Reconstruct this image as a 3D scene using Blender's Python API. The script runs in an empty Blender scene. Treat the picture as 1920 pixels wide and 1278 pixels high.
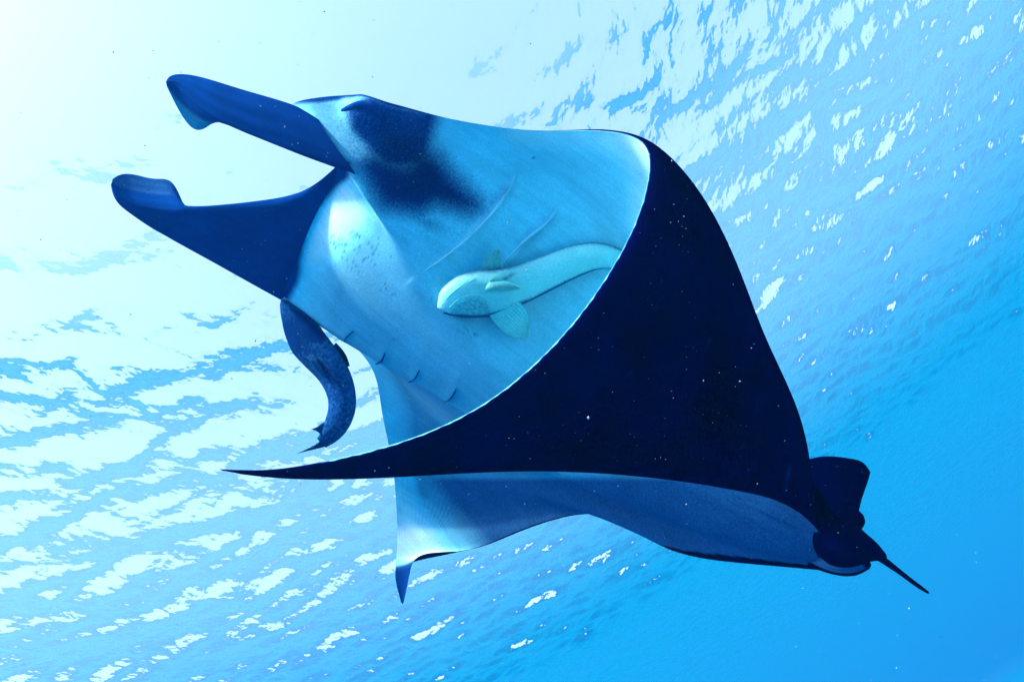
import bpy, math, random
import numpy as np
from mathutils import Vector, Matrix

random.seed(7)
RNG = np.random.default_rng(11)
sc = bpy.context.scene
COL = sc.collection

# ------------------------------------------------------------------ camera
FPX = 1297.0                       # focal length in pixels of a 1920 px wide frame
ELEV, DEPTH = math.radians(37.5), 8.0
CAM = np.array([0.0, 0.0, -DEPTH])
FWD = np.array([0.0, math.cos(ELEV), math.sin(ELEV)])
R0 = np.array([1.0, 0.0, 0.0]); U0 = np.array([0.0, -math.sin(ELEV), math.cos(ELEV)])
RGT = 0.834 * R0 - 0.552 * U0
UPV = 0.552 * R0 + 0.834 * U0
cam_d = bpy.data.cameras.new('camera'); cam = bpy.data.objects.new('camera', cam_d); COL.objects.link(cam)
cam_d.sensor_width = 36.0; cam_d.lens = 36.0 * FPX / 1920.0
cam_d.clip_start = 0.05; cam_d.clip_end = 20000.0
_m = Matrix.Identity(4)
for i in range(3):
    _m[i][0] = RGT[i]; _m[i][1] = UPV[i]; _m[i][2] = -FWD[i]; _m[i][3] = CAM[i]
cam.matrix_world = _m
sc.camera = cam

# ------------------------------------------------------------------ light
SUN_CAM = np.array([-0.79, -0.60, 0.04])          # towards the sun, seen from the diver: left and up
SUN = SUN_CAM[0] * RGT - SUN_CAM[1] * UPV + SUN_CAM[2] * FWD
SUN /= np.linalg.norm(SUN)
SUN_EL = math.asin(SUN[2]); SUN_AZ = math.atan2(SUN[0], SUN[1])
w = bpy.data.worlds.new('World'); sc.world = w; w.use_nodes = True
nt = w.node_tree; nt.nodes.clear()
wo = nt.nodes.new('ShaderNodeOutputWorld')
bg_sky = nt.nodes.new('ShaderNodeBackground'); bg_sea = nt.nodes.new('ShaderNodeBackground')
sky = nt.nodes.new('ShaderNodeTexSky'); sky.sky_type = 'NISHITA'; sky.sun_disc = False
sky.sun_elevation = SUN_EL; sky.sun_rotation = SUN_AZ
sky.dust_density = 2.5; sky.air_density = 1.0; sky.ozone_density = 1.0
bg_sky.inputs['Strength'].default_value = 0.15
nt.links.new(sky.outputs[0], bg_sky.inputs['Color'])
bg_sea.inputs['Strength'].default_value = 0.18
tc = nt.nodes.new('ShaderNodeTexCoord'); sx = nt.nodes.new('ShaderNodeSeparateXYZ')
mr = nt.nodes.new('ShaderNodeMapRange'); mr.inputs[1].default_value = -0.02; mr.inputs[2].default_value = 0.02
mx = nt.nodes.new('ShaderNodeMixShader')
nt.links.new(tc.outputs['Generated'], sx.inputs[0]); nt.links.new(sx.outputs[2], mr.inputs[0])
deep = nt.nodes.new('ShaderNodeMapRange'); deep.inputs[1].default_value = -1.0; deep.inputs[2].default_value = 0.0
sea_c = nt.nodes.new('ShaderNodeMix'); sea_c.data_type = 'RGBA'        # open water below the horizon, dimmer towards the deep
sea_c.inputs[6].default_value = (0.000, 0.13, 0.46, 1); sea_c.inputs[7].default_value = (0.003, 0.58, 1.0, 1)
nt.links.new(sx.outputs[2], deep.inputs[0]); nt.links.new(deep.outputs[0], sea_c.inputs[0]); nt.links.new(sea_c.outputs[2], bg_sea.inputs['Color'])
nt.links.new(mr.outputs[0], mx.inputs[0]); nt.links.new(bg_sea.outputs[0], mx.inputs[1])
nt.links.new(bg_sky.outputs[0], mx.inputs[2]); nt.links.new(mx.outputs[0], wo.inputs['Surface'])

sun_d = bpy.data.lights.new('sun', 'SUN'); sun_d.energy = 3.0; sun_d.angle = math.radians(5.0)
sun_d.color = (1.0, 0.96, 0.90)
sun = bpy.data.objects.new('sun', sun_d); COL.objects.link(sun)
sun.rotation_euler = Vector(SUN).to_track_quat('Z', 'Y').to_euler()
sun.location = (0, 0, 40)

sc.view_settings.view_transform = 'Standard'; sc.view_settings.look = 'None'
sc.view_settings.gamma = 1.0; sc.view_settings.use_curve_mapping = False
sc.view_settings.exposure = 2.7
sc.render.engine = 'CYCLES'
sc.cycles.use_denoising = True
sc.cycles.max_bounces = 10; sc.cycles.diffuse_bounces = 3; sc.cycles.glossy_bounces = 6
sc.cycles.transparent_max_bounces = 16; sc.cycles.volume_bounces = 0
sc.cycles.sample_clamp_indirect = 6.0

# ------------------------------------------------------------------ helpers
def P(px, py, z):
    """a point z metres in front of the diver, given where it shows in the photograph"""
    return np.array([(px - 960.0) / FPX * z, (py - 639.0) / FPX * z, z])
def to_world(a):
    a = np.asarray(a, float)
    return CAM + a[..., 0:1] * RGT - a[..., 1:2] * UPV + a[..., 2:3] * FWD
def to_px(a):
    return 960.0 + a[..., 0] / a[..., 2] * FPX, 639.0 + a[..., 1] / a[..., 2] * FPX

def ncs(t, y, q):
    """natural cubic spline through y(t), sampled at q; y has shape (n, ...)"""
    t = np.asarray(t, float); y = np.asarray(y, float); q = np.asarray(q, float)
    n = len(t)
    sh = y.shape[1:]; Y = y.reshape(n, -1)
    if n == 2:
        f = ((q - t[0]) / (t[1] - t[0]))[:, None]
        return ((1 - f) * Y[0] + f * Y[1]).reshape((len(q),) + sh)
    h = np.diff(t)
    A = np.zeros((n, n)); B = np.zeros((n, Y.shape[1]))
    A[0, 0] = A[-1, -1] = 1
    for i in range(1, n - 1):
        A[i, i - 1] = h[i - 1]; A[i, i] = 2 * (h[i - 1] + h[i]); A[i, i + 1] = h[i]
        B[i] = 6 * ((Y[i + 1] - Y[i]) / h[i] - (Y[i] - Y[i - 1]) / h[i - 1])
    M = np.linalg.solve(A, B)
    k = np.clip(np.searchsorted(t, q, side='right') - 1, 0, n - 2)
    hk = h[k][:, None]; a = (t[k + 1] - q)[:, None]; b = (q - t[k])[:, None]
    r = (M[k] * a ** 3 + M[k + 1] * b ** 3) / (6 * hk) + (Y[k] / hk - M[k] * hk / 6) * a + (Y[k + 1] / hk - M[k + 1] * hk / 6) * b
    return r.reshape((len(q),) + sh)

def arc(pts):
    d = np.linalg.norm(np.diff(pts, axis=0), axis=1)
    return np.concatenate([[0], np.cumsum(np.maximum(d, 1e-6))])
def chord(pts, q):
    pts = np.array(pts, float); t = arc(pts); return ncs(t / t[-1], pts, q)

def grid_normals(G):
    ds = np.gradient(G, axis=0); dc = np.gradient(G, axis=1)
    n = np.cross(ds, dc); l = np.linalg.norm(n, axis=2, keepdims=True)
    return n / np.maximum(l, 1e-12)
def smooth_field(F, it):
    for _ in range(it):
        Q = np.pad(F, ((1, 1), (1, 1), (0, 0)), 'edge')
        F = (Q[:-2, 1:-1] + Q[2:, 1:-1] + Q[1:-1, :-2] + Q[1:-1, 2:] + 2 * Q[1:-1, 1:-1]) / 6
    return F

class Geo:
    """collects vertices, faces and per-vertex pigment, then links ONE mesh"""
    def __init__(self): self.v = []; self.f = []; self.d = []; self.b = []; self.g = []; self.n = 0
    def add(self, verts, faces, dark, back=0.0, grain=0.35):
        verts = np.asarray(verts, float).reshape(-1, 3)
        self.v.append(verts); self.f.append(np.asarray(faces, int) + self.n)
        self.d.append(np.broadcast_to(np.asarray(dark, float), (len(verts),)).copy()); self.g.append(np.broadcast_to(np.asarray(grain, float), (len(verts),)).copy()); self.b.append(np.broadcast_to(np.asarray(back, float), (len(verts),)).copy()); self.n += len(verts)
    def grid(self, G, dark=0.0, flip=False, close=False, back=0.0, grain=0.35):
        a, b = G.shape[:2]; idx = np.arange(a * b).reshape(a, b)
        if close: idx = np.concatenate([idx, idx[:, :1]], axis=1)
        q = np.stack([idx[:-1, :-1], idx[1:, :-1], idx[1:, 1:], idx[:-1, 1:]], axis=-1).reshape(-1, 4)
        if flip: q = q[:, ::-1]
        self.add(G.reshape(-1, 3), q, dark if np.isscalar(dark) else np.asarray(dark).reshape(-1), back if np.isscalar(back) else np.asarray(back).reshape(-1), grain if np.isscalar(grain) else np.asarray(grain).reshape(-1))
    def build(self, name, mat, parent=None, origin=None, weld=0.0):
        V = to_world(np.concatenate(self.v)); o0 = np.zeros(3)
        if parent is not None: o0 = np.array(parent.location)
        elif origin is not None: o0 = np.array(origin)
        V = V - o0
        me = bpy.data.meshes.new(name)
        F = np.concatenate(self.f)
        me.vertices.add(len(V)); me.vertices.foreach_set('co', V.ravel())
        me.loops.add(F.size); me.loops.foreach_set('vertex_index', F.ravel().astype(np.int32))
        me.polygons.add(len(F)); me.polygons.foreach_set('loop_start', np.arange(0, F.size, 4, dtype=np.int32))
        me.polygons.foreach_set('use_smooth', np.ones(len(F), bool))
        me.update(calc_edges=True); me.validate()
        at = me.attributes.new('dark', 'FLOAT', 'POINT'); at.data.foreach_set('value', np.concatenate(self.d).astype(np.float32))
        at = me.attributes.new('grain', 'FLOAT', 'POINT'); at.data.foreach_set('value', np.concatenate(self.g).astype(np.float32))
        at = me.attributes.new('back', 'FLOAT', 'POINT'); at.data.foreach_set('value', np.concatenate(self.b).astype(np.float32))
        if weld:
            import bmesh
            bm = bmesh.new(); bm.from_mesh(me); bmesh.ops.remove_doubles(bm, verts=bm.verts, dist=weld); bm.to_mesh(me); bm.free()
        me.materials.append(mat)
        o = bpy.data.objects.new(name, me); COL.objects.link(o)
        if parent is not None: o.parent = parent
        else: o.location = o0
        return o

def empty(name, loc, label, cat, group=None):
    o = bpy.data.objects.new(name, None); COL.objects.link(o); o.location = loc
    o['label'] = label; o['category'] = cat
    if group: o['group'] = group
    return o

# ------------------------------------------------------------------ materials
def cam_dir(x, y, z): v_ = x * RGT - y * UPV + z * FWD; return v_ / np.linalg.norm(v_)
AX_A, AX_U, AX_N = cam_dir(.84, .53, -.13), cam_dir(-.53, .69, .49), cam_dir(.34, -.34, .86)   # the ray's length, breadth and height
def new_mat(name):
    m = bpy.data.materials.new(name); m.use_nodes = True; n = m.node_tree; n.nodes.clear()
    return m, n, n.nodes.new, n.links.new
def skin(name, pale, dark, black=None, grain=0.35, scale=60.0, rough=0.5, fleck=0.0, edge=0.10, bump=0.15, blotch=0.25, spec=0.25, streak=0.0):
    m, n, N, L = new_mat(name)
    out = N('ShaderNodeOutputMaterial'); b = N('ShaderNodeBsdfPrincipled'); L(b.outputs[0], out.inputs['Surface'])
    at = N('ShaderNodeAttribute'); at.attribute_name = 'dark'
    geo = N('ShaderNodeTexCoord')
    n1 = N('ShaderNodeTexNoise'); n1.inputs['Scale'].default_value = scale; n1.inputs['Detail'].default_value = 5; n1.inputs['Roughness'].default_value = 0.65
    L(geo.outputs['Object'], n1.inputs['Vector'])
    add = N('ShaderNodeMath'); add.operation = 'MULTIPLY_ADD'; add.inputs[1].default_value = grain * 2; add.inputs[2].default_value = -grain
    L(n1.outputs['Fac'], add.inputs[0])
    ag = N('ShaderNodeAttribute'); ag.attribute_name = 'grain'
    sg = N('ShaderNodeMath'); sg.operation = 'MULTIPLY'; L(add.outputs[0], sg.inputs[0]); L(ag.outputs['Fac'], sg.inputs[1])
    # grain only matters where the pigment is between pale and dark
    band = N('ShaderNodeMath'); band.operation = 'ADD'; L(at.outputs['Fac'], band.inputs[0]); L(sg.outputs[0], band.inputs[1])
    ss = N('ShaderNodeMapRange'); ss.interpolation_type = 'SMOOTHSTEP'; ss.inputs[1].default_value = 0.5 - edge * 3; ss.inputs[2].default_value = 0.5 + edge * 3
    L(band.outputs[0], ss.inputs[0])
    n2 = N('ShaderNodeTexNoise'); n2.inputs['Scale'].default_value = 5.0; n2.inputs['Detail'].default_value = 6; n2.inputs['Roughness'].default_value = 0.6
    L(geo.outputs['Object'], n2.inputs['Vector'])
    n3 = N('ShaderNodeTexNoise'); n3.inputs['Scale'].default_value = 170.0; n3.inputs['Detail'].default_value = 3
    L(geo.outputs['Object'], n3.inputs['Vector'])
    mixc = N('ShaderNodeMix'); mixc.data_type = 'RGBA'
    mixc.inputs[6].default_value = (*pale, 1); mixc.inputs[7].default_value = (*dark, 1)
    L(ss.outputs[0], mixc.inputs[0])
    pig = mixc.outputs[2]
    if black:
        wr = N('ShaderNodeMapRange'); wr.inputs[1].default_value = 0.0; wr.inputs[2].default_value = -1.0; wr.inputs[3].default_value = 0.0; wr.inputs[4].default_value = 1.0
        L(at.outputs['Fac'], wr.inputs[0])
        mw = N('ShaderNodeMix'); mw.data_type = 'RGBA'; mw.inputs[7].default_value = (0.74, 0.90, 0.94, 1)  # white for the patches with painted sun glow
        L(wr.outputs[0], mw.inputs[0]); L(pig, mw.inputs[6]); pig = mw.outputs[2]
    if black:
        ab = N('ShaderNodeAttribute'); ab.attribute_name = 'back'
        mb = N('ShaderNodeMix'); mb.data_type = 'RGBA'; mb.inputs[7].default_value = (*black, 1)
        L(ab.outputs['Fac'], mb.inputs[0]); L(pig, mb.inputs[6]); pig = mb.outputs[2]
    if black:
        nb = N('ShaderNodeTexNoise'); nb.inputs['Scale'].default_value = 2.4; nb.inputs['Detail'].default_value = 9; nb.inputs['Roughness'].default_value = 0.72
        L(geo.outputs['Object'], nb.inputs['Vector'])
        rb = N('ShaderNodeMapRange'); rb.inputs[1].default_value = 0.35; rb.inputs[2].default_value = 0.75; rb.inputs[3].default_value = 0.0; rb.inputs[4].default_value = 1.0
        L(nb.outputs['Fac'], rb.inputs[0])
        mk = N('ShaderNodeMix'); mk.data_type = 'RGBA'; mk.inputs[6].default_value = tuple(c * .55 for c in black) + (1,); mk.inputs[7].default_value = tuple(c * 2.0 for c in black) + (1,)
        L(rb.outputs[0], mk.inputs[0]); L(mk.outputs[2], mb.inputs[7])
    v = N('ShaderNodeMapRange'); v.inputs[1].default_value = 0.3; v.inputs[2].default_value = 0.7; v.inputs[3].default_value = 1 - blotch; v.inputs[4].default_value = 1 + blotch * 0.6
    L(n2.outputs['Fac'], v.inputs[0])
    v3 = N('ShaderNodeMapRange'); v3.inputs[1].default_value = 0.3; v3.inputs[2].default_value = 0.7; v3.inputs[3].default_value = 0.88; v3.inputs[4].default_value = 1.10
    L(n3.outputs['Fac'], v3.inputs[0])
    mul = N('ShaderNodeMath'); mul.operation = 'MULTIPLY'; L(v.outputs[0], mul.inputs[0]); L(v3.outputs[0], mul.inputs[1])
    if streak:                                   # fine lines running along the body
        comb = N('ShaderNodeCombineXYZ')
        for k, (ax, sc_) in enumerate(((AX_A, 2.2), (AX_U, 42.0), (AX_N, 20.0))):
            dp = N('ShaderNodeVectorMath'); dp.operation = 'DOT_PRODUCT'; dp.inputs[1].default_value = tuple(ax * sc_)
            L(geo.outputs['Object'], dp.inputs[0]); L(dp.outputs['Value'], comb.inputs[k])
        ns = N('ShaderNodeTexNoise'); ns.inputs['Scale'].default_value = 1.0; ns.inputs['Detail'].default_value = 4; ns.inputs['Distortion'].default_value = 0.6
        L(comb.outputs[0], ns.inputs['Vector'])
        vs_ = N('ShaderNodeMapRange'); vs_.inputs[1].default_value = 0.3; vs_.inputs[2].default_value = 0.7; vs_.inputs[3].default_value = 1 - streak; vs_.inputs[4].default_value = 1 + streak
        L(ns.outputs['Fac'], vs_.inputs[0])
        mu2 = N('ShaderNodeMath'); mu2.operation = 'MULTIPLY'; L(mul.outputs[0], mu2.inputs[0]); L(vs_.outputs[0], mu2.inputs[1]); mul = mu2
    hs = N('ShaderNodeVectorMath'); hs.operation = 'SCALE'; L(pig, hs.inputs[0]); L(mul.outputs[0], hs.inputs[3])
    last = hs.outputs[0]
    if fleck:
        vo = N('ShaderNodeTexVoronoi'); vo.inputs['Scale'].default_value = 55.0
        L(geo.outputs['Object'], vo.inputs['Vector'])
        lt = N('ShaderNodeMapRange'); lt.inputs[1].default_value = 0.03; lt.inputs[2].default_value = 0.13; lt.inputs[3].default_value = 1; lt.inputs[4].default_value = 0
        L(vo.outputs['Distance'], lt.inputs[0])
        g2 = N('ShaderNodeMath'); g2.operation = 'GREATER_THAN'; g2.inputs[1].default_value = 1 - fleck; L(vo.outputs['Color'], g2.inputs[0])
        m2 = N('ShaderNodeMath'); m2.operation = 'MULTIPLY'; L(lt.outputs[0], m2.inputs[0]); L(g2.outputs[0], m2.inputs[1])
        m3 = N('ShaderNodeMath'); m3.operation = 'MULTIPLY'; m3.inputs[1].default_value = 0.25; L(m2.outputs[0], m3.inputs[0])
        mf = N('ShaderNodeMix'); mf.data_type = 'RGBA'; mf.inputs[7].default_value = (*pale, 1)
        L(m3.outputs[0], mf.inputs[0]); L(last, mf.inputs[6]); last = mf.outputs[2]
    L(last, b.inputs['Base Color'])
    b.inputs['Roughness'].default_value = rough; b.inputs['Specular IOR Level'].default_value = spec
    bp = N('ShaderNodeBump'); bp.inputs['Strength'].default_value = bump; bp.inputs['Distance'].default_value = 0.01
    L(n1.outputs['Fac'], bp.inputs['Height']); L(bp.outputs[0], b.inputs['Normal'])
    return m

M_MANTA = skin('manta_skin', (0.22, 0.68, 0.84), (0.002, 0.036, 0.20), (0.0008, 0.0008, 0.032), grain=0.42, scale=125, edge=0.16, fleck=0.10, blotch=0.16, spec=0.0, rough=0.7, streak=0.075)
M_GILL = skin('gill_skin', (0.28, 0.70, 0.82), (0.004, 0.05, 0.24), grain=0.3, scale=90, spec=0.0)
M_EYE = skin('eye_skin', (0.1, 0.2, 0.3), (0.001, 0.006, 0.035), rough=0.25, spec=0.12, bump=0.0)
M_REM_PALE = skin('pale_remora_skin', (0.22, 0.64, 0.66), (0.012, 0.10, 0.25), grain=0.9, scale=110, blotch=0.18, spec=0.08)
M_REM_DARK = skin('dark_remora_skin', (0.02, 0.14, 0.34), (0.002, 0.022, 0.12), grain=2.2, scale=70, edge=0.16, spec=0.0, rough=0.7)

def snow_mat():
    m, n, N, L = new_mat('particle'); out = N('ShaderNodeOutputMaterial'); b = N('ShaderNodeBsdfPrincipled')
    nz = N('ShaderNodeTexNoise'); nz.inputs['Scale'].default_value = 3.0
    r = N('ShaderNodeMapRange'); r.inputs[3].default_value = 0.15; r.inputs[4].default_value = 0.55
    mc = N('ShaderNodeMix'); mc.data_type = 'RGBA'; mc.inputs[6].default_value = (0, 0, 0, 1); mc.inputs[7].default_value = (0.45, 0.85, 1.0, 1)
    L(nz.outputs['Fac'], r.inputs[0]); L(r.outputs[0], mc.inputs[0]); L(mc.outputs[2], b.inputs['Base Color']); L(b.outputs[0], out.inputs['Surface'])
    b.inputs['Roughness'].default_value = 0.8
    return m
M_SNOW = snow_mat()

def water_mat():
    """seen from below: transparent inside Snell's window, a mirror beyond the critical angle"""
    m, n, N, L = new_mat('water'); out = N('ShaderNodeOutputMaterial')
    tr = N('ShaderNodeBsdfTransparent'); tr.inputs['Color'].default_value = (0.66, 0.71, 0.66, 1)
    gl = N('ShaderNodeBsdfGlossy'); gl.inputs['Roughness'].default_value = 0.0; gl.inputs['Color'].default_value = (1, 1, 1, 1)
    fr = N('ShaderNodeFresnel'); fr.inputs['IOR'].default_value = 1.30
    mixs = N('ShaderNodeMixShader')
    tc = N('ShaderNodeTexCoord')
    def noise(scale, stretch, rot, detail):
        mp = N('ShaderNodeMapping'); mp.inputs['Rotation'].default_value = (0, 0, rot); mp.inputs['Scale'].default_value = (1, stretch, 1)
        L(tc.outputs['Object'], mp.inputs['Vector'])
        t = N('ShaderNodeTexNoise'); t.inputs['Scale'].default_value = scale; t.inputs['Detail'].default_value = detail; t.inputs['Roughness'].default_value = 0.5
        L(mp.outputs[0], t.inputs['Vector']); return t.outputs['Fac']
    b1 = N('ShaderNodeBump'); b1.inputs['Strength'].default_value = 1.0; b1.inputs['Distance'].default_value = 0.11
    L(noise(2.4, 0.6, 0.5, 2.5), b1.inputs['Height'])
    b2 = N('ShaderNodeBump'); b2.inputs['Strength'].default_value = 1.0; b2.inputs['Distance'].default_value = 0.025
    L(noise(6.5, 0.6, 0.9, 2.0), b2.inputs['Height']); L(b1.outputs[0], b2.inputs['Normal'])
    L(b2.outputs[0], fr.inputs['Normal']); L(b2.outputs[0], gl.inputs['Normal'])
    ge = N('ShaderNodeNewGeometry'); dt = N('ShaderNodeVectorMath'); dt.operation = 'DOT_PRODUCT'
    L(ge.outputs['Incoming'], dt.inputs[0]); dt.inputs[1].default_value = (0, 0, 1)
    ab = N('ShaderNodeMath'); ab.operation = 'ABSOLUTE'; L(dt.outputs['Value'], ab.inputs[0])
    leak = N('ShaderNodeMapRange'); leak.interpolation_type = 'SMOOTHSTEP'
    leak.inputs[1].default_value = 0.26; leak.inputs[2].default_value = 0.58; leak.inputs[3].default_value = 0.0; leak.inputs[4].default_value = 0.40
    L(ab.outputs[0], leak.inputs[0])
    lk2 = N('ShaderNodeMapRange'); lk2.interpolation_type = 'SMOOTHSTEP'
    lk2.inputs[1].default_value = 0.62; lk2.inputs[2].default_value = 0.73; lk2.inputs[3].default_value = 1.0; lk2.inputs[4].default_value = 0.45
    L(ab.outputs[0], lk2.inputs[0])
    lk4 = N('ShaderNodeMapRange'); lk4.interpolation_type = 'SMOOTHSTEP'
    lk4.inputs[1].default_value = 0.72; lk4.inputs[2].default_value = 0.82; lk4.inputs[3].default_value = 0.0; lk4.inputs[4].default_value = 0.5
    L(ab.outputs[0], lk4.inputs[0])
    lk3 = N('ShaderNodeMath'); lk3.operation = 'MULTIPLY_ADD'; L(leak.outputs[0], lk3.inputs[0]); L(lk2.outputs[0], lk3.inputs[1]); L(lk4.outputs[0], lk3.inputs[2])
    inv = N('ShaderNodeMath'); inv.operation = 'SUBTRACT'; inv.inputs[0].default_value = 1.0; L(lk3.outputs[0], inv.inputs[1])
    mf = N('ShaderNodeMath'); mf.operation = 'MULTIPLY'; L(fr.outputs[0], mf.inputs[0]); L(inv.outputs[0], mf.inputs[1])
    L(mf.outputs[0], mixs.inputs[0]); L(tr.outputs[0], mixs.inputs[1]); L(gl.outputs[0], mixs.inputs[2])
    L(mixs.outputs[0], out.inputs['Surface'])
    return m
M_WATER = water_mat()

# ------------------------------------------------------------------ the sea surface overhead
def build_sea():
    rad = np.concatenate([np.linspace(0, 30, 380)[:-1], 30 * (6000 / 30) ** np.linspace(0, 1, 170)])
    f0 = math.radians(80)                                  # finest where the diver looks
    th = np.concatenate([np.linspace(-f0, f0, 900), np.linspace(f0, 2 * math.pi - f0, 180)[1:-1]]) + math.pi / 2
    na = len(th)
    X = rad[:, None] * np.cos(th); Y = rad[:, None] * np.sin(th)
    Z = np.zeros_like(X)
    sp = np.maximum(np.gradient(rad)[:, None], rad[:, None] * 2 * f0 / 900)
    g = np.random.default_rng(5)
    wind = math.radians(118)
    for lam, cnt, steep in ((6.0, 6, 0.020), (2.8, 9, 0.030), (1.5, 14, 0.054), (0.85, 20, 0.066), (0.5, 20, 0.045)):
        for _ in range(cnt):
            l = lam * g.uniform(0.75, 1.3); a = wind + g.normal(0, 0.55); ph = g.uniform(0, 6.28)
            k = 2 * math.pi / l; amp = steep / k * math.sqrt(2.0 / cnt) * 1.85
            fade = np.clip((l / sp - 3.0) / 3.0, 0, 1)
            Z += amp * fade * np.sin(k * (X * math.cos(a) + Y * math.sin(a)) + ph)
    G = np.stack([X, Y, Z], -1)
    a, b = G.shape[:2]; idx = np.arange(a * b).reshape(a, b); idx = np.concatenate([idx, idx[:, :1]], 1)
    q = np.stack([idx[:-1, :-1], idx[1:, :-1], idx[1:, 1:], idx[:-1, 1:]], -1).reshape(-1, 4)
    me = bpy.data.meshes.new('water_surface')
    me.vertices.add(a * b); me.vertices.foreach_set('co', G.ravel())
    me.loops.add(q.size); me.loops.foreach_set('vertex_index', q.ravel().astype(np.int32))
    me.polygons.add(len(q)); me.polygons.foreach_set('loop_start', np.arange(0, q.size, 4, dtype=np.int32))
    me.polygons.foreach_set('use_smooth', np.ones(len(q), bool))
    me.update(calc_edges=True); me.validate()
    me.materials.append(M_WATER)
    o = bpy.data.objects.new('water_surface', me); COL.objects.link(o); o['kind'] = 'structure'
    return o
build_sea()

# ------------------------------------------------------------------ the manta ray
MANTA_AT = to_world(P(1000, 560, 2.75))
manta = empty('manta_ray', MANTA_AT, 'huge manta ray seen from below, near wing folded down across its pale belly', 'manta ray')

# underside of the disc as stations from the near wing tip over head and belly to the far wing tip;
# each: thickness, then points from the front edge to the rear edge (where seen, metres away)
ST = [
 ('tipN', .004, [(411,879,1.75),(414,880.5,1.752),(418,882,1.755)]),
 ('n1',  .010, [(500,880,1.745),(510,888,1.755),(520,894,1.765)]),
 ('n2',  .016, [(600,866,1.755),(620,882,1.775),(650,896,1.81)]),
 ('n3',  .024, [(745,830,1.775),(785,862,1.825),(830,888,1.90)]),
 ('n4',  .034, [(905,758,1.815),(955,828,1.91),(1000,883,2.03)]),
 ('n5',  .046, [(1035,650,1.865),(1105,776,1.99),(1150,889,2.15)]),
 ('n6',  .060, [(1132,527,1.925),(1240,700,2.08),(1290,904,2.28)]),
 ('n7',  .074, [(1195,408,2.00),(1290,560,2.09),(1360,750,2.24),(1385,920,2.39)]),
 ('n8',  .085, [(1217,320,2.08),(1290,450,2.15),(1380,690,2.29),(1432,850,2.40),(1450,936,2.46)]),
 ('n9',  .095, [(1197,263,2.165),(1262,372,2.25),(1368,610,2.38),(1458,800,2.48),(1500,962,2.53)]),
 ('n10', .110, [(1120,246,2.27),(1195,360,2.40),(1310,580,2.50),(1460,800,2.56),(1524,983,2.57)]),
 ('n11', .140, [(1000,245,2.42),(1105,350,2.56),(1245,560,2.64),(1395,800,2.63),(1538,1000,2.59)]),
 ('n12', .190, [(900,233,2.53),(1030,340,2.66),(1180,560,2.75),(1370,810,2.69),(1545,1010,2.60)]),
 ('n13', .240, [(820,217,2.60),(900,310,2.665),(1060,530,2.77),(1310,800,2.72),(1549,1017,2.605)]),
 ('n14', .290, [(735,194,2.66),(800,290,2.66),(960,510,2.765),(1260,800,2.73),(1552,1023,2.61)]),
 ('n15', .330, [(660,180,2.70),(725,285,2.64),(880,490,2.73),(1210,800,2.735),(1555,1029,2.615)]),
 ('n16', .360, [(590,184,2.74),(670,290,2.64),(810,480,2.70),(1160,800,2.735),(1557,1034,2.62)]),
 ('n17', .380, [(545,200,2.77),(640,300,2.65),(760,470,2.69),(1120,805,2.735),(1559,1038,2.625)]),
 ('m1',  .400, [(625,300,2.755),(675,358,2.69),(728,440,2.68),(800,525,2.69),(1110,815,2.735),(1561,1042,2.63)]),
 ('m2',  .400, [(628,330,2.80),(665,385,2.735),(720,460,2.705),(800,560,2.70),(1110,830,2.74),(1563,1046,2.635)]),
 ('m3',  .390, [(598,372,2.875),(638,437,2.795),(700,512,2.755),(790,598,2.742),(1105,845,2.75),(1565,1050,2.64)]),
 ('m4',  .370, [(570,425,2.955),(608,488,2.868),(675,560,2.818),(770,632,2.79),(1100,865,2.77),(1567,1054,2.645)]),
 ('m5',  .340, [(548,485,3.035),(588,543,2.95),(655,605,2.90),(755,662,2.86),(1095,885,2.80),(1569,1058,2.65)]),
 ('f1',  .300, [(530,540,3.09),(590,595,3.03),(735,691,2.95),(874,774,2.90),(1090,905,2.84),(1571,1062,2.66)]),
 ('f2',  .240, [(533,556,3.18),(592,604,3.14),(722,684,3.08),(856,762,3.03),(1095,915,2.93),(1572,1066,2.68)]),
 ('f3',  .190, [(560,563,3.28),(620,615,3.27),(735,688,3.24),(868,770,3.18),(1115,918,3.03),(1570,1070,2.70)]),
 ('f4',  .150, [(640,625,3.42),(742,704,3.44),(885,815,3.37),(1145,932,3.15),(1480,1063,2.80)]),
 ('f5',  .110, [(697,690,3.52),(810,790,3.55),(960,870,3.46),(1190,945,3.22),(1380,1054,2.94)]),
 ('f6',  .085, [(716,770,3.62),(825,845,3.65),(970,905,3.54),(1120,960,3.32),(1252,1028,3.15)]),
 ('f7',  .065, [(734,860,3.70),(830,905,3.72),(960,935,3.62),(1145,971,3.355)]),
 ('f8',  .050, [(742,930,3.75),(830,955,3.76),(1058,969,3.50)]),
 ('f9',  .036, [(745,990,3.77),(840,995,3.73),(965,1000,3.62)]),
 ('f10', .024, [(744,1035,3.76),(800,1036,3.74),(862,1032,3.70)]),
 ('f11', .018, [(742,1060,3.745),(762,1055,3.735),(784,1043,3.72)]),
 ('f12', .012, [(741.5,1082,3.73),(755,1082,3.725),(768,1076,3.715)]),
 ('tipF', .004, [(752,1128,3.70),(755,1131,3.70),(757,1128,3.70)]),
]
NS, NC = 620, 330
cq = np.linspace(0, 1, NC) ** 1.25
ctrl = np.array([chord([P(*p) for p in s[2]], cq) for s in ST])
names = [s[0] for s in ST]
gap = np.mean(np.linalg.norm(np.diff(ctrl, axis=0), axis=2), axis=1)
sk = np.concatenate([[0], np.cumsum(gap ** 0.8)])
sq = np.linspace(0, sk[-1], NS)
VEN = ncs(sk, ctrl, sq)                              # (NS, NC, 3)
THK = np.interp(sq, sk, [s[1] for s in ST])
sidx = dict(zip(names, sk))
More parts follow.
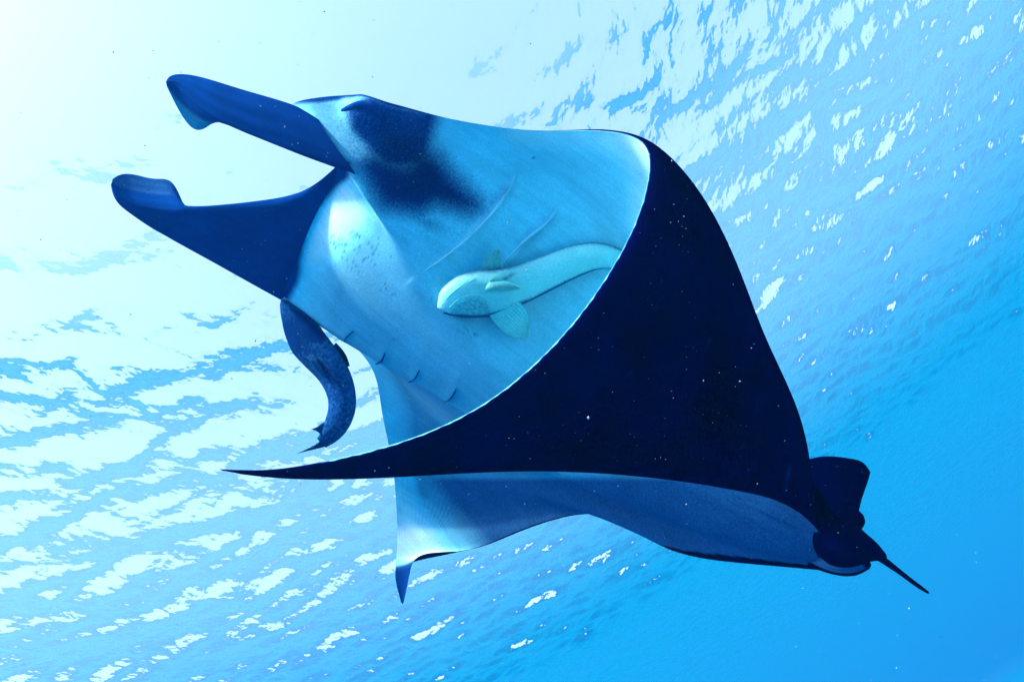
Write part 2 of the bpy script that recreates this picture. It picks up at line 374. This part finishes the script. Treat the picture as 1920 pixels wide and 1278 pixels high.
def smask(a, b, soft=0.05):
    """1 between two named stations"""
    lo, hi = sidx[a], sidx[b]
    return np.clip((sq - lo) / soft + .5, 0, 1) * np.clip((hi - sq) / soft + .5, 0, 1)
wS = (smask('n12', 'f1', .4)[:, None] * np.clip((cq - .14) / .14, 0, 1)[None, :])[..., None]
VEN = VEN * (1 - wS) + smooth_field(VEN, 260) * wS
NRM = grid_normals(VEN)
if NRM[NS // 2, NC // 2, 2] < 0: NRM = -NRM          # dorsal side points away from the diver
NRM = smooth_field(NRM, 12); NRM /= np.linalg.norm(NRM, axis=2, keepdims=True)
prof = (np.clip(cq, 0, 1) ** 0.5) * (1 - cq) ** 0.75; prof /= prof.max()
edge = np.minimum(1, np.minimum(np.arange(NS), np.arange(NS)[::-1]) / 6.0)
DRS = np.array([.344, -.342, .863]); DRS /= np.linalg.norm(DRS)
wD = np.interp(sq, [sidx['n10'], sidx['n12'], sidx['f2'], sidx['f4']], [0, 1, 1, 0])[:, None, None]
OFF = NRM * (1 - wD) + DRS * wD; OFF /= np.linalg.norm(OFF, axis=2, keepdims=True)
lat = np.interp(sq, [sidx['n10'], sidx['n12'], sidx['n17'], sidx['m2']], [0, 1, 1, 0])[:, None]
prof = prof[None, :] * (1 - lat) + lat * (np.clip(cq, 0, 1) ** 1.1 * (1 - cq) ** .75 / .40)[None, :]
DOR = VEN + OFF * (THK[:, None] * prof * edge[:, None])[..., None]

# ---- pigment of the underside, with some light and shade painted in
PX, PY = to_px(VEN)
def poly_mask(poly, soft, xy=None):
    """soft 0..1 mask of a patch of skin, by the outline of the patch"""
    x, y = (PX, PY) if xy is None else xy; ins = np.zeros(x.shape, bool); d2 = np.full(x.shape, 1e12)
    n = len(poly)
    for i in range(n):
        x0, y0 = poly[i]; x1, y1 = poly[(i + 1) % n]
        c = ((y0 > y) != (y1 > y)) & (x < (x1 - x0) * (y - y0) / (y1 - y0 + 1e-9) + x0)
        ins ^= c
        t = np.clip(((x - x0) * (x1 - x0) + (y - y0) * (y1 - y0)) / ((x1 - x0) ** 2 + (y1 - y0) ** 2 + 1e-9), 0, 1)
        d2 = np.minimum(d2, (x - x0 - t * (x1 - x0)) ** 2 + (y - y0 - t * (y1 - y0)) ** 2)
    d = np.sqrt(d2) * np.where(ins, 1, -1)
    return np.clip(0.5 + d / (2 * soft), 0, 1)
bod = smask('n11', 'f2')[:, None]
dk = np.zeros_like(PX)
# dusky cheek, dark shoulder blotch behind the near cephalic fin
dk = np.maximum(dk, 0.90 * bod * poly_mask([(640,205),(665,205),(700,180),(830,205),(815,260),(805,320),(720,320),(682,285),(655,250)], 20))
dk = np.maximum(dk, 0.95 * bod * poly_mask([(655,300),(700,275),(760,300),(800,265),(830,290),(860,325),(905,370),(915,400),(880,410),(820,395),(790,415),(745,405),(715,400),(672,340)], 36))
dk = np.maximum(dk, 0.55 * bod * poly_mask([(740,395),(820,395),(850,440),(800,440),(760,420)], 22))
dk = np.maximum(dk, 0.95 * bod * poly_mask([(520,176),(560,176),(640,166),(660,168),(812,204),(814,222),(700,197),(650,188),(600,196),(540,196)], 7))
dk = np.maximum(dk, 0.50 * bod * poly_mask([(985,440),(1040,395),(1050,410),(1010,455),(960,490)], 16))
dk = np.maximum(dk, 0.46 * bod * poly_mask([(880,395),(950,345),(960,360),(905,415)], 14))
dk = np.maximum(dk, 0.52 * bod * poly_mask([(560,180),(640,180),(660,230),(700,290),(680,320),(640,290),(590,240)], 16))  # band along the fin base, darkened as if out of the sun
dk = np.maximum(dk, 0.95 * bod * poly_mask([(800,205),(809,212),(804,248),(797,248)], 3))
for ln in ([(966,340),(936,388),(900,428)], [(1042,398),(992,448),(950,494)]):        # shade beside the near gill folds, painted in
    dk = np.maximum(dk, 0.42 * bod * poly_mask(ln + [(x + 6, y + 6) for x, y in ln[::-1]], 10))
# dark lip and far corner of the mouth
dk = np.maximum(dk, 0.97 * bod * poly_mask([(660,300),(655,334),(636,352),(600,392),(578,440),(567,490),(560,530),(530,585),(500,560),(500,480),(560,380),(620,300)], 9))
# dark rims along the rear edges, wing tips
cgrid = np.broadcast_to(cq[None, :], PX.shape)
wob = 0.0022 * np.sin(sq[:, None] * 60) + 0.0022 * np.sin(sq[:, None] * 143 + 1.0)
rim = np.clip((cgrid - (0.972 + wob)) / 0.012 + .5, 0, 1)
dk = np.maximum(dk, rim * smask('f1', 'f11', .2)[:, None])
dk = np.maximum(dk, 0.96 * smask('f11', 'tipF', .06)[:, None] + (sq > sidx['tipF'] - .02)[:, None] * 0.96)
far = smask('f4', 'f9', .5)[:, None]
fan = np.sin(cgrid * 250 + 4 * np.sin(sq[:, None] * 7))
low = np.clip((PY - 872) / 30, 0, 1) * smask('n9', 'tipF', .1)[:, None]
keep = poly_mask([(690,870),(752,872),(775,915),(805,960),(840,1000),(885,1050),(740,1070)], 55)
dk = np.maximum(dk, low * np.clip(.79 - .95 * keep + .06 * fan * keep * 2, 0, 1))
dk = np.maximum(dk, .56 * smask('f1', 'f8', .2)[:, None] * np.clip((cgrid - .02) / .12, 0, 1))  # far wing dusk: part pigment, part painted shading
# near wing: pale only along the front edge, dusky outwards
nw = smask('tipN', 'n7', .3)[:, None]
dk = np.maximum(dk, 0.5 * nw * np.clip((cgrid - .1) / .3, 0, 1))
core = .55 * bod * poly_mask([(690,300),(720,245),(790,240),(845,330),(890,378),(870,392),(800,380),(740,390),(710,380)], 26)
bk = np.maximum(rim * smask('f1', 'f11', .2)[:, None], nw * np.clip((cgrid - .3) / .3, 0, 1))
bk = np.maximum(bk, core)
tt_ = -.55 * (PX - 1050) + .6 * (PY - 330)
dk = np.maximum(dk, .46 * bod * np.clip(tt_ / 340, 0, 1) * np.clip((cgrid - .03) / .1, 0, 1))  # belly shading towards the far side, painted into the skin colour
wht = .72 * bod * poly_mask([(600,392),(640,352),(668,350),(694,400),(690,430),(640,470),(600,495),(570,490),(578,440)], 16)  # white skin patches that also carry a painted sunlit glow
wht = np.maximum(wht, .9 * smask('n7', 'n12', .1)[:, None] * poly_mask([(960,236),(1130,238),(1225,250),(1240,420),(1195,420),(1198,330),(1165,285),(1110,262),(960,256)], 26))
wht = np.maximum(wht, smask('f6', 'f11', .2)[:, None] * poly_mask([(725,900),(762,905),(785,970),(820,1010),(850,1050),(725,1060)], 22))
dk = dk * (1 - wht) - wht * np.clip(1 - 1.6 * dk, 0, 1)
# small throat spots
spots = []
for cx, cy, n, rx, ry in ((700,458,9,26,14),(655,478,12,30,20),(663,498,14,22,14),(702,488,8,20,14),(640,462,7,14,12),(625,450,5,8,14),(720,540,6,22,8),(738,552,3,6,4),(690,470,6,18,24),
                          (742,636,5,9,6),(878,620,8,14,7),(885,628,5,9,5),(808,562,1,2,2),(1001,296,1,1,1),(663,443,6,16,6)):
    for _ in range(n):
        spots.append((cx + RNG.normal(0, rx * .6), cy + RNG.normal(0, ry * .6), RNG.uniform(1.3, 2.5)))
spd = np.full(PX.shape, 9.0)
for x, y, r in spots:
    spd = np.minimum(spd, np.sqrt(((PX - x) / 1.5) ** 2 + (PY - y + .3 * (PX - x)) ** 2) / r)
spt = 0.62 * bod * np.clip(1.6 - spd, 0, 1)
dk = np.where(spt > .05, np.maximum(dk, spt), dk)

# ---- relief: folds over the gill arches and pelvic fin creases
def line_relief(pts, width, amp, stations):
    global VEN
    pts = [np.array(p, float) for p in pts]; d = np.full(PX.shape, 1e9); sgn = np.zeros(PX.shape)
    for a, b in zip(pts[:-1], pts[1:]):
        t = np.clip(((PX - a[0]) * (b[0] - a[0]) + (PY - a[1]) * (b[1] - a[1])) / ((b - a) @ (b - a)), 0, 1)
        ex, ey = PX - a[0] - t * (b[0] - a[0]), PY - a[1] - t * (b[1] - a[1])
        dd = np.hypot(ex, ey); s_ = np.sign((b[0] - a[0]) * ey - (b[1] - a[1]) * ex)
        sgn = np.where(dd < d, s_, sgn); d = np.minimum(d, dd)
    x = d * sgn / width
    e0 = np.hypot(PX - pts[0][0], PY - pts[0][1]); e1 = np.hypot(PX - pts[-1][0], PY - pts[-1][1])
    amp = amp * np.clip(e0 / (3 * width), 0, 1) * np.clip(e1 / (9 * width), 0, 1)
    step = amp * np.exp(-np.clip(x, 0, None) ** 2 * 6) * np.where(x < 0, np.exp(-(x / 1.6) ** 2), 1)
    VEN = VEN - NRM * (step * smask(*stations)[:, None])[..., None]
line_relief([(972,312),(965,335),(935,385),(860,462),(782,517)], 12, .020, ('n11', 'm3'))
line_relief([(1048,378),(1040,398),(990,446),(930,505),(880,560)], 12, .020, ('n11', 'm3'))
mnd = np.exp(-(((PX - 688) / 42) ** 2 + ((PY - 215) / 30) ** 2) ** 1.5) * smask('n12', 'n17')[:, None]
VEN = VEN - NRM * (.050 * mnd)[..., None]
line_relief([(662,196),(680,190),(700,200),(716,222),(708,245)], 9, .018, ('n12', 'n17'))
line_relief([(760,420),(800,447),(835,470)], 10, .005, ('n12', 'm3'))
for ln in ([(646,646),(650,632),(668,612)], [(704,688),(716,675),(726,650)], [(766,724),(779,708),(790,683)], [(832,760),(847,744),(860,717)]):
    line_relief(ln, 8, .014, ('m3', 'f3'))
line_relief([(1400,940),(1450,965),(1540,1003)], 12, .014, ('n9', 'f4'))
line_relief([(1390,955),(1450,1000),(1500,1045)], 14, .010, ('n9', 'f4'))

body = Geo()
headg = np.clip(poly_mask([(600,170),(840,200),(960,330),(980,420),(860,470),(720,430),(640,330)], 40), .3, 1)
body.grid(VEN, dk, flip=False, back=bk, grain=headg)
# the back is dark, but the pale front rim wraps round the edge of the wings
lead = np.linalg.norm(DOR - DOR[:, :1], axis=2)
hem = np.clip((lead - .0022 - .0016 * np.sin(sq * 37)[:, None] * np.sin(sq * 91)[:, None]) / .003, 0, 1) * smask('n2', 'n11', .1)[:, None] + (1 - smask('n2', 'n11', .1)[:, None])
DX, DY = to_px(DOR)
for x, y, rx, ry, rot, val in ((1478,888,4,16,.25,.45),(1474,915,3,8,.3,.3),(1392,838,2,5,.9,.3),(1290,1000,9,9,0,0),(1180,700,3,14,.8,.12),(1330,640,2,22,.5,.10),(1240,560,2,26,.7,.08),(1100,800,2,30,1.1,.08),(1420,760,2,18,.2,.12)):
    ex = (DX - x) * math.cos(rot) + (DY - y) * math.sin(rot); ey = -(DX - x) * math.sin(rot) + (DY - y) * math.cos(rot)
    hem = hem - val * np.exp(-(ex / rx) ** 2 - (ey / ry) ** 2) * smask('n2', 'n10', .1)[:, None]
body.grid(DOR, hem + .3, flip=True, back=hem)

def blade(edges, n_u, n_v, thick, dark, back=0.0):
    """a fin: edges = list of polylines (rows of points from root to tip), lofted across, with thickness"""
    uq = np.linspace(0, 1, n_u); vq = np.linspace(0, 1, n_v)
    C3 = np.array([[P(*p) for p in e] for e in edges])
    kn = np.mean([arc(c) / arc(c)[-1] for c in C3], axis=0)
    rows = np.array([ncs(kn, c, uq) for c in C3])                            # (ne, n_u, 3)
    ne = len(edges)
    S = ncs(np.linspace(0, 1, ne), rows, vq)                                 # (n_v, n_u, 3)
    N_ = smooth_field(grid_normals(S), 3); N_ /= np.maximum(np.linalg.norm(N_, axis=2, keepdims=True), 1e-9)
    ev = np.sqrt(np.clip(1 - (2 * vq - 1) ** 2, 0, 1))[:, None] * np.sqrt(np.clip(1 - uq ** 4, 0, 1))[None, :]
    t = (thick * (1 - .6 * uq)[None, :] * ev)[..., None]
    rel = (.0016 * np.sin(vq * 46)[:, None] * np.sin(uq * 3.1)[None, :] + .0022 * np.sin(vq[:, None] * 17 + 5 * uq[None, :]) * np.sin(uq * 3.14)[None, :])[..., None]
    A, B = S + N_ * (t / 2 + rel), S - N_ * (t / 2 - rel)
    d = dark if np.isscalar(dark) else dark(vq[:, None] + 0 * uq[None, :], uq[None, :] + 0 * vq[:, None])
    bb = back if np.isscalar(back) else back(vq[:, None] + 0 * uq[None, :], uq[None, :] + 0 * vq[:, None])
    body.grid(A, d, back=bb); body.grid(B, d, flip=True, back=bb)

# near cephalic fin: a twisted blade whose lower lip is rolled inwards near the tip
blade([
  [(590,212,2.74),(525,188,2.78),(450,166,2.83),(385,147,2.88),(342,139.5,2.92),(318,144,2.93),(311,154,2.93)],
  [(620,262,2.66),(525,220,2.72),(440,193,2.79),(385,168,2.85),(345,151,2.90),(322,149,2.92),(311,155,2.93)],
  [(668,318,2.64),(575,285,2.70),(490,253,2.78),(415,222,2.84),(362,186,2.89),(330,158,2.92),(312,156,2.93)],
  [(660,312,2.70),(575,280,2.76),(490,249,2.83),(416,226,2.90),(372,216,2.95),(328,180,2.955),(312,158,2.935)],
  [(655,306,2.74),(575,276,2.80),(492,246,2.87),(413,226,2.95),(379,243,2.99),(346,224,2.98),(313,163,2.94)],
], 90, 60, .03, lambda v, u: 1.2 - .75 * np.clip((v - .62) / .2, 0, 1) * u, lambda v, u: .4 * (1 - u) * (v < .6))
# far cephalic fin: broad, its tip rolled into an open cup
blade([
  [(528,563,3.12),(465,528,3.03),(390,486,2.95),(322,449,2.89),(306,440,2.88),(280,425,2.855),(246,402,2.83),(217,375,2.80),(208,346,2.79)],
  [(580,462,2.99),(485,458,2.95),(400,440,2.90),(335,424,2.86),(318,419,2.85),(290,408,2.835),(254,394,2.81),(219,370,2.79),(208,345,2.79)],
  [(648,312,2.80),(575,364,2.84),(470,387,2.86),(347,393,2.835),(334,393,2.83),(300,391,2.82),(262,384,2.80),(226,368,2.79),(209,344,2.79)],
  [(648,314,2.84),(575,367,2.89),(470,388,2.92),(347,392,2.90),(330,370,2.94),(298,364,2.93),(262,358,2.90),(226,350,2.86),(210,341,2.82)],
  [(648,316,2.87),(575,369,2.93),(470,389,2.98),(346,391,2.95),(323,344,3.03),(292,336,3.02),(258,329,2.99),(228,327,2.93),(211,336,2.85)],
], 90, 60, .03, lambda v, u: 1.2 - .36 * np.clip((v - .55) / .2, 0, 1) * np.clip((u - .55) * 5, 0, 1))

# tail trunk, whip tail and dorsal fin
def tube(pts, n=60, m=28, dark=1.0, flat=1.0, up=None, geo=None):
    """pts: (px, py, z, radius); closed at both ends"""
    c = np.array([P(*p[:3]) for p in pts]); r = np.array([p[3] for p in pts]); t = arc(c); t /= t[-1]
    q = np.linspace(0, 1, n); C = ncs(t, c, q); Rr = np.interp(q, t, r)
    e = np.clip(np.minimum(q, 1 - q) / .03, 0, 1); Rr = Rr * np.sqrt(np.clip(1 - (1 - e) ** 2, 0, 1))
    T = np.gradient(C, axis=0); T /= np.linalg.norm(T, axis=1, keepdims=True)
    u0 = np.array([.34, -.34, .86]) if up is None else np.array(up)
    S_ = np.cross(T, u0); S_ /= np.linalg.norm(S_, axis=1, keepdims=True); U_ = np.cross(S_, T)
    a = np.linspace(0, 2 * math.pi, m, endpoint=False)
    G = C[:, None] + Rr[:, None, None] * (np.cos(a)[None, :, None] * S_[:, None] + flat * np.sin(a)[None, :, None] * U_[:, None])
    (geo or body).grid(G, dark, close=True, back=1.0 if geo is None else 0.0)
    return C, S_, U_, Rr
tube([(1510,905,2.74,.07),(1540,952,2.69,.096),(1566,992,2.645,.118),(1586,1017,2.605,.108),(1622,1030,2.57,.058),(1648,1040,2.555,.026),(1662,1049,2.545,.012)], flat=.8)
tube([(1630,1030,2.55,.030),(1652,1046,2.54,.014),(1690,1074,2.52,.009),(1725,1100,2.50,.0075),(1743,1112,2.49,.004)], n=40, m=14)
blade([
  [(1490,870,2.60),(1525,858,2.63),(1562,855,2.65),(1600,860,2.67),(1622,870,2.68),(1632,884,2.68)],
  [(1505,895,2.59),(1540,885,2.62),(1575,885,2.65),(1605,892,2.67),(1620,898,2.675),(1627,903,2.68)],
  [(1530,930,2.58),(1558,925,2.61),(1585,926,2.64),(1603,930,2.66),(1612,934,2.665),(1615,938,2.67)],
  [(1555,965,2.57),(1575,965,2.59),(1592,966,2.62),(1602,967,2.64),(1606,969,2.65),(1608,971,2.65)],
  [(1572,985,2.56),(1585,988,2.58),(1597,988,2.60),(1606,987,2.62),(1611,985,2.63),(1613,983,2.63)],
], 40, 40, .06, 1.0, 1.0)
# pelvic fin lobe: pale with a dark hem
blade([
  [(1520,1030,2.70),(1572,1058,2.60),(1600,1055,2.575),(1622,1047,2.57)],
  [(1520,1045,2.71),(1572,1067,2.61),(1605,1066,2.585),(1633,1056,2.575)],
  [(1515,1060,2.72),(1570,1077,2.62),(1605,1077,2.60),(1630,1066,2.585)],
], 40, 24, .02, lambda v, u: np.where((v > .66) | (u > .88), 1.0, .78), lambda v, u: np.where((v > .72) | (u > .9), 1.0, 0))
body_o = body.build('body', M_MANTA, manta)

# near eye under its lid
def ball(name, px, py, z, r, mat, parent, sq_=(1, 1, 1), dark=1.0):
    g = Geo(); u = np.linspace(0, math.pi, 22); v = np.linspace(0, 2 * math.pi, 30, endpoint=False)
    G = np.stack([np.sin(u)[:, None] * np.cos(v) * sq_[0], np.sin(u)[:, None] * np.sin(v) * sq_[1], np.cos(u)[:, None] * np.ones_like(v) * sq_[2]], -1) * r
    g.grid(G + P(px, py, z), dark, close=True); return g.build(name, mat, parent)
ball('eye', 700, 224, 2.648, .036, M_EYE, manta, (1.15, .75, .6))

# gill slits: a thin curved flap standing over each slit
def surf_depth(px, py, st=('n11', 'f2')):
    m = (sq >= sidx[st[0]]) & (sq <= sidx[st[1]])
    X, Y = to_px(VEN[m]); d = (X - px) ** 2 + (Y - py) ** 2
    i = np.unravel_index(np.argmin(d), d.shape); return VEN[m][i][2], -NRM[m][i]
def ribbon(name, pts, w0, lift, mat, parent, dark, off):
    g = Geo(); q = np.linspace(0, 1, 26)
    base = np.array([P(x, y, surf_depth(x, y)[0]) for x, y in pts]); nn = np.array([surf_depth(x, y)[1] for x, y in pts])
    t = arc(base); t /= t[-1]; C = ncs(t, base, q); N_ = ncs(t, nn, q)
    T = np.gradient(C, axis=0); T /= np.linalg.norm(T, axis=1, keepdims=True); S_ = np.cross(T, N_)
    env = np.sin(np.pi * np.clip(q, .02, .98)) ** .5
    v = np.linspace(-1, 1, 9)
    H = lift * np.clip(1 - v ** 2, 0, 1)
    G = C[:, None] + S_[:, None] * (v[None, :, None] * w0 * env[:, None, None] + off) + N_[:, None] * ((H[None, :] - .003) * env[:, None])[..., None]
    g.grid(G, dark); return g.build(name, mat, parent)
lid = Geo(); tube([(x, y, surf_depth(x, y)[0] + .004, .017 * r_) for x, y, r_ in ((640,208,.3),(660,201,.8),(680,198,1.1),(698,203,1.1),(712,214,.8),(722,228,.5),(726,246,.2))], 50, 14, .92, geo=lid)
lid.build('eyelid', M_MANTA, manta)
for pts in ([(972,312),(965,335),(935,385),(860,462),(782,517)], [(1048,378),(1040,398),(990,446),(945,492)],
            [(646,641),(650,632),(663,620)], [(704,682),(716,675),(722,660)], [(766,716),(779,708),(786,693)], [(832,752),(847,744),(856,727)]):
    ribbon('gill_slit', pts, .006 if pts[0][0] > 900 else .004, .010, M_GILL, manta, 0.0 if pts[0][0] > 900 else .75, 0.0)

# ------------------------------------------------------------------ remoras
def remora(name, spine, mat, label, up, belly_dark, fins, tail, marks=(), ridges=(), n=170, m=90):
    root = empty(name, to_world(P(*spine[len(spine) // 2][:3])), label, 'remora', 'remoras riding on the manta ray')
    c = np.array([P(*p[:3]) for p in spine]); rw = np.array([p[3] for p in spine]); rh = np.array([p[4] for p in spine])
    t = arc(c); t /= t[-1]; q = np.linspace(0, 1, n) ** 1.15; C = ncs(t, c, q); W = np.interp(q, t, rw); H = np.interp(q, t, rh)
    W, H = [np.convolve(np.pad(a, 4, 'edge'), np.ones(9) / 9, 'valid') for a in (W, H)]
    e = np.clip(q / .05, 0, 1); k = np.sqrt(np.clip(1 - (1 - e) ** 2, 0, 1)); W *= k; H *= k
    T = np.gradient(C, axis=0); T /= np.linalg.norm(T, axis=1, keepdims=True)
    S_ = np.cross(T, np.array(up)); S_ /= np.linalg.norm(S_, axis=1, keepdims=True); U_ = np.cross(S_, T)
    a = np.linspace(0, 2 * math.pi, m, endpoint=False)
    G = C[:, None] + np.cos(a)[None, :, None] * S_[:, None] * W[:, None, None] + np.sin(a)[None, :, None] * U_[:, None] * H[:, None, None]
    g = Geo(); d = belly_dark(q[:, None] + 0 * a[None], a[None, :] + 0 * q[:, None])
    X, Y = to_px(G); front = np.clip(np.sin(a) * 3 + 1, 0, 1)[None, :]
    for poly, soft, val in marks: d = np.maximum(d, val * front * poly_mask(poly, soft, (X, Y)))
    g.grid(G, d, close=True); g.build('body', mat, root)
    for nm, line, rr, dark in ridges:
        pts3 = []
        for x, y in line:
            dd = np.where(front > .4, (X - x) ** 2 + (Y - y) ** 2, 1e9); i = np.unravel_index(np.argmin(dd), dd.shape); pts3.append((x, y, G[i][2], rr))
        rg = Geo(); tube(pts3, 40, 8, dark, geo=rg); rg.build(nm, mat, root)
    for nm, edges, dark in fins + tail:
        fg = Geo(); uq = np.linspace(0, 1, 40); vq = np.linspace(0, 1, 130)
        rows = np.array([chord([P(*p) for p in ee], uq) for ee in edges]); S2 = ncs(np.linspace(0, 1, len(edges)), rows, vq)
        N2 = grid_normals(S2)
        ray = .0026 * np.sin(vq * 80)[:, None] * np.clip(uq * 3, 0, 1)[None, :]
        tt = (.007 * (1 - .75 * uq)[None, :] * np.clip(np.minimum(vq, 1 - vq) * 8, 0, 1)[:, None])
        fg.grid(S2 + N2 * (tt / 2 + ray)[..., None], dark); fg.grid(S2 - N2 * (tt / 2 - ray)[..., None], dark, flip=True)
        fg.build(nm, mat, root)
    return root

bz = lambda x, y, o: surf_depth(x, y)[0] - o
sp1 = [(821,577,.02,.016,.012),(838,568,.035,.055,.03),(870,556,.05,.085,.045),(905,550,.055,.092,.05),(945,543,.055,.082,.05),(990,527,.05,.074,.048),
       (1040,505,.05,.068,.045),(1085,487,.05,.062,.042),(1125,480,.05,.052,.036),(1160,487,.045,.040,.03),(1190,505,.04,.03,.022),(1215,525,.03,.018,.015)]
sp1 = [(x, y, bz(min(x, 1150), min(y, 500), o + .012), w_, h_ + .006) for x, y, o, w_, h_ in sp1]
z1 = bz(940, 560, .05)
remora('remora', sp1, M_REM_PALE, 'pale remora with spread fins clinging to the manta belly', (-.34, .34, -.86),
       lambda q, a: np.clip(.75 * np.exp(-((np.abs((a + math.pi) % (2 * math.pi) - math.pi) - .22) / .42) ** 2) * (np.cos(a) > 0) + .10 + .55 * np.abs(np.cos(a)) ** 8, 0, 1),  # lateral stripe, widened for the shadow below it; side shading painted in
       [('pectoral_fin', [[(918,592,z1-.02),(932,610,z1-.03),(955,629,z1-.03),(988,636,z1-.03)],
                          [(928,580,z1-.03),(945,590,z1-.045),(965,605,z1-.05),(992,633,z1-.045)],
                          [(945,564,z1-.04),(968,563,z1-.055),(988,582,z1-.06),(992,622,z1-.055)],
                          ], .22),
        ('pectoral_fin', [[(903,520,z1-.01),(905,500,z1-.03),(914,480,z1-.05),(932,466,z1-.06)],
                          [(915,520,z1-.02),(920,505,z1-.045),(926,488,z1-.065),(935,467,z1-.07)],
                          [(930,518,z1-.01),(938,506,z1-.03),(941,490,z1-.05),(937,470,z1-.06)]], .34),
        ('pelvic_fin', [[(908,546,z1-0.095),(930,544,z1-0.105),(955,545,z1-0.115),(976,541,z1-0.115)],
                        [(912,538,z1-0.100),(932,534,z1-0.115),(955,535,z1-0.125),(976,540,z1-0.125)],
                        [(918,530,z1-0.095),(935,526,z1-0.105),(955,529,z1-0.115),(975,538,z1-0.115)]], .05),
        ('pelvic_fin', [[(916,528,z1-0.095),(928,520,z1-0.105),(940,512,z1-0.105),(950,505,z1-0.095)],
                        [(922,530,z1-0.095),(934,524,z1-0.115),(946,515,z1-0.115),(952,508,z1-0.105)]], .2)], [],
       marks=[([(838,584),(852,568),(872,556),(895,553),(914,562),(925,580),(924,598),(840,598)], 8, .46), ([(955,572),(1000,556),(1050,530),(1090,512),(1130,505),(1130,514),(1090,524),(1050,543),(1000,570),(958,582)], 5, .8),
              ([(938,520),(960,508),(972,512),(945,532)], 5, .6)],
       ridges=[('gill_cover', [(842,578),(856,564),(875,555),(897,553),(914,562),(924,578)], .003, .1), ('jaw', [(828,573),(840,557),(862,538),(892,522)], .0014, .3),
               ('mouth_shade', [(830,586),(850,591),(885,594),(920,592)], .004, 1.0)])  # last ridge: shade under the head, built as a dark strip

sp2 = [(531,556,3.14,.014,.014),(538,575,3.13,.035,.03),(553,603,3.11,.078,.042),(573,635,3.09,.104,.05),(597,664,3.07,.096,.05),(622,695,3.05,.084,.048),
       (638,730,3.04,.074,.044),(641,765,3.03,.066,.038),(631,795,3.02,.056,.03),(615,818,3.015,.040,.02),(603,830,3.01,.026,.012)]
remora('remora', sp2, M_REM_DARK, 'dark remora with curled forked tail hanging from the far side of the manta head', (-.34, .34, -.86),
       lambda q, a: np.clip(.72 + .3 * np.exp(-((q - .24) / .1) ** 2) * (np.sin(a) > -.4) - .35 * np.clip(-np.cos(a), 0, 1) ** 4, 0, 1.1),
       [('pectoral_fin', [[(575,660,3.05),(590,668,3.01),(603,690,2.99),(612,706,2.99)],
                          [(572,668,3.05),(585,680,3.02),(597,697,3.01),(610,708,3.00)]], .6),
        ('dorsal_fin', [[(630,642,3.07),(642,655,3.07),(651,670,3.07),(656,686,3.07)],
                        [(615,660,3.07),(628,672,3.07),(638,684,3.07),(648,688,3.07)]], .7)],
       [('tail_fin', [[(612,790,3.02),(604,793,3.015),(596,799,3.01),(583,804,3.0)],
                      [(618,806,3.02),(608,806,3.015),(602,808,3.01),(598,811,3.005)],
                      [(622,822,3.02),(612,826,3.015),(604,826,3.01),(598,828,3.005)],
                      [(632,825,3.02),(612,836,3.01),(590,842,3.0),(556,850,2.98)]], .6)],
       marks=[([(548,574),(578,592),(612,626),(608,645),(582,645),(556,615)], 7, 1.1)])

# ------------------------------------------------------------------ drifting particles
def marine_snow(n):
    g = Geo()
    ico = np.array([(0, 0, 1), (0, 0, -1), (1, 0, 0), (-1, 0, 0), (0, 1, 0), (0, -1, 0)], float)
    F = np.array([(0, 2, 4, 4), (0, 4, 3, 3), (0, 3, 5, 5), (0, 5, 2, 2), (1, 4, 2, 2), (1, 3, 4, 4), (1, 5, 3, 3), (1, 2, 5, 5)])
    V, Q = [], []
    for i in range(n):
        z = RNG.uniform(.7, 1.75) if i % 3 else RNG.uniform(1.75, 3.2)
        c = P(RNG.uniform(-200, 2120), RNG.uniform(-200, 1480), z); r = .00034 * z * RNG.lognormal(0, .55)
        V.append(c + ico * r * RNG.uniform(.6, 1.4, (6, 1))); Q += [tuple(int(k) + 6 * i for k in f[:3]) for f in F]
    me = bpy.data.meshes.new('marine_snow'); me.from_pydata([tuple(v) for v in to_world(np.concatenate(V))], [], Q); me.update()
    me.materials.append(M_SNOW); o = bpy.data.objects.new('marine_snow', me); COL.objects.link(o)
    o['kind'] = 'stuff'; o['label'] = 'fine white specks drifting in the water'; o['category'] = 'particles'
marine_snow(3000)

# ------------------------------------------------------------------ the water itself
def water_volume():
    m, n, N, L = new_mat('sea_water'); out = N('ShaderNodeOutputMaterial'); v = N('ShaderNodeVolumePrincipled')
    v.inputs['Color'].default_value = (0.03, 0.46, 0.95, 1); v.inputs['Density'].default_value = 0.008
    v.inputs['Anisotropy'].default_value = 0.5
    L(v.outputs[0], out.inputs['Volume'])
    R_, zb, zt = 6010.0, -DEPTH - 5.0, 1.5
    vs = [(x, y, z) for z in (zb, zt) for x, y in ((-R_, -R_), (R_, -R_), (R_, R_), (-R_, R_))]
    fs = [(3, 2, 1, 0), (4, 5, 6, 7), (0, 1, 5, 4), (1, 2, 6, 5), (2, 3, 7, 6), (3, 0, 4, 7)]
    me = bpy.data.meshes.new('haze'); me.from_pydata(vs, [], fs); me.update(); me.materials.append(m)
    o = bpy.data.objects.new('haze', me); COL.objects.link(o); o['kind'] = 'stuff'
water_volume()
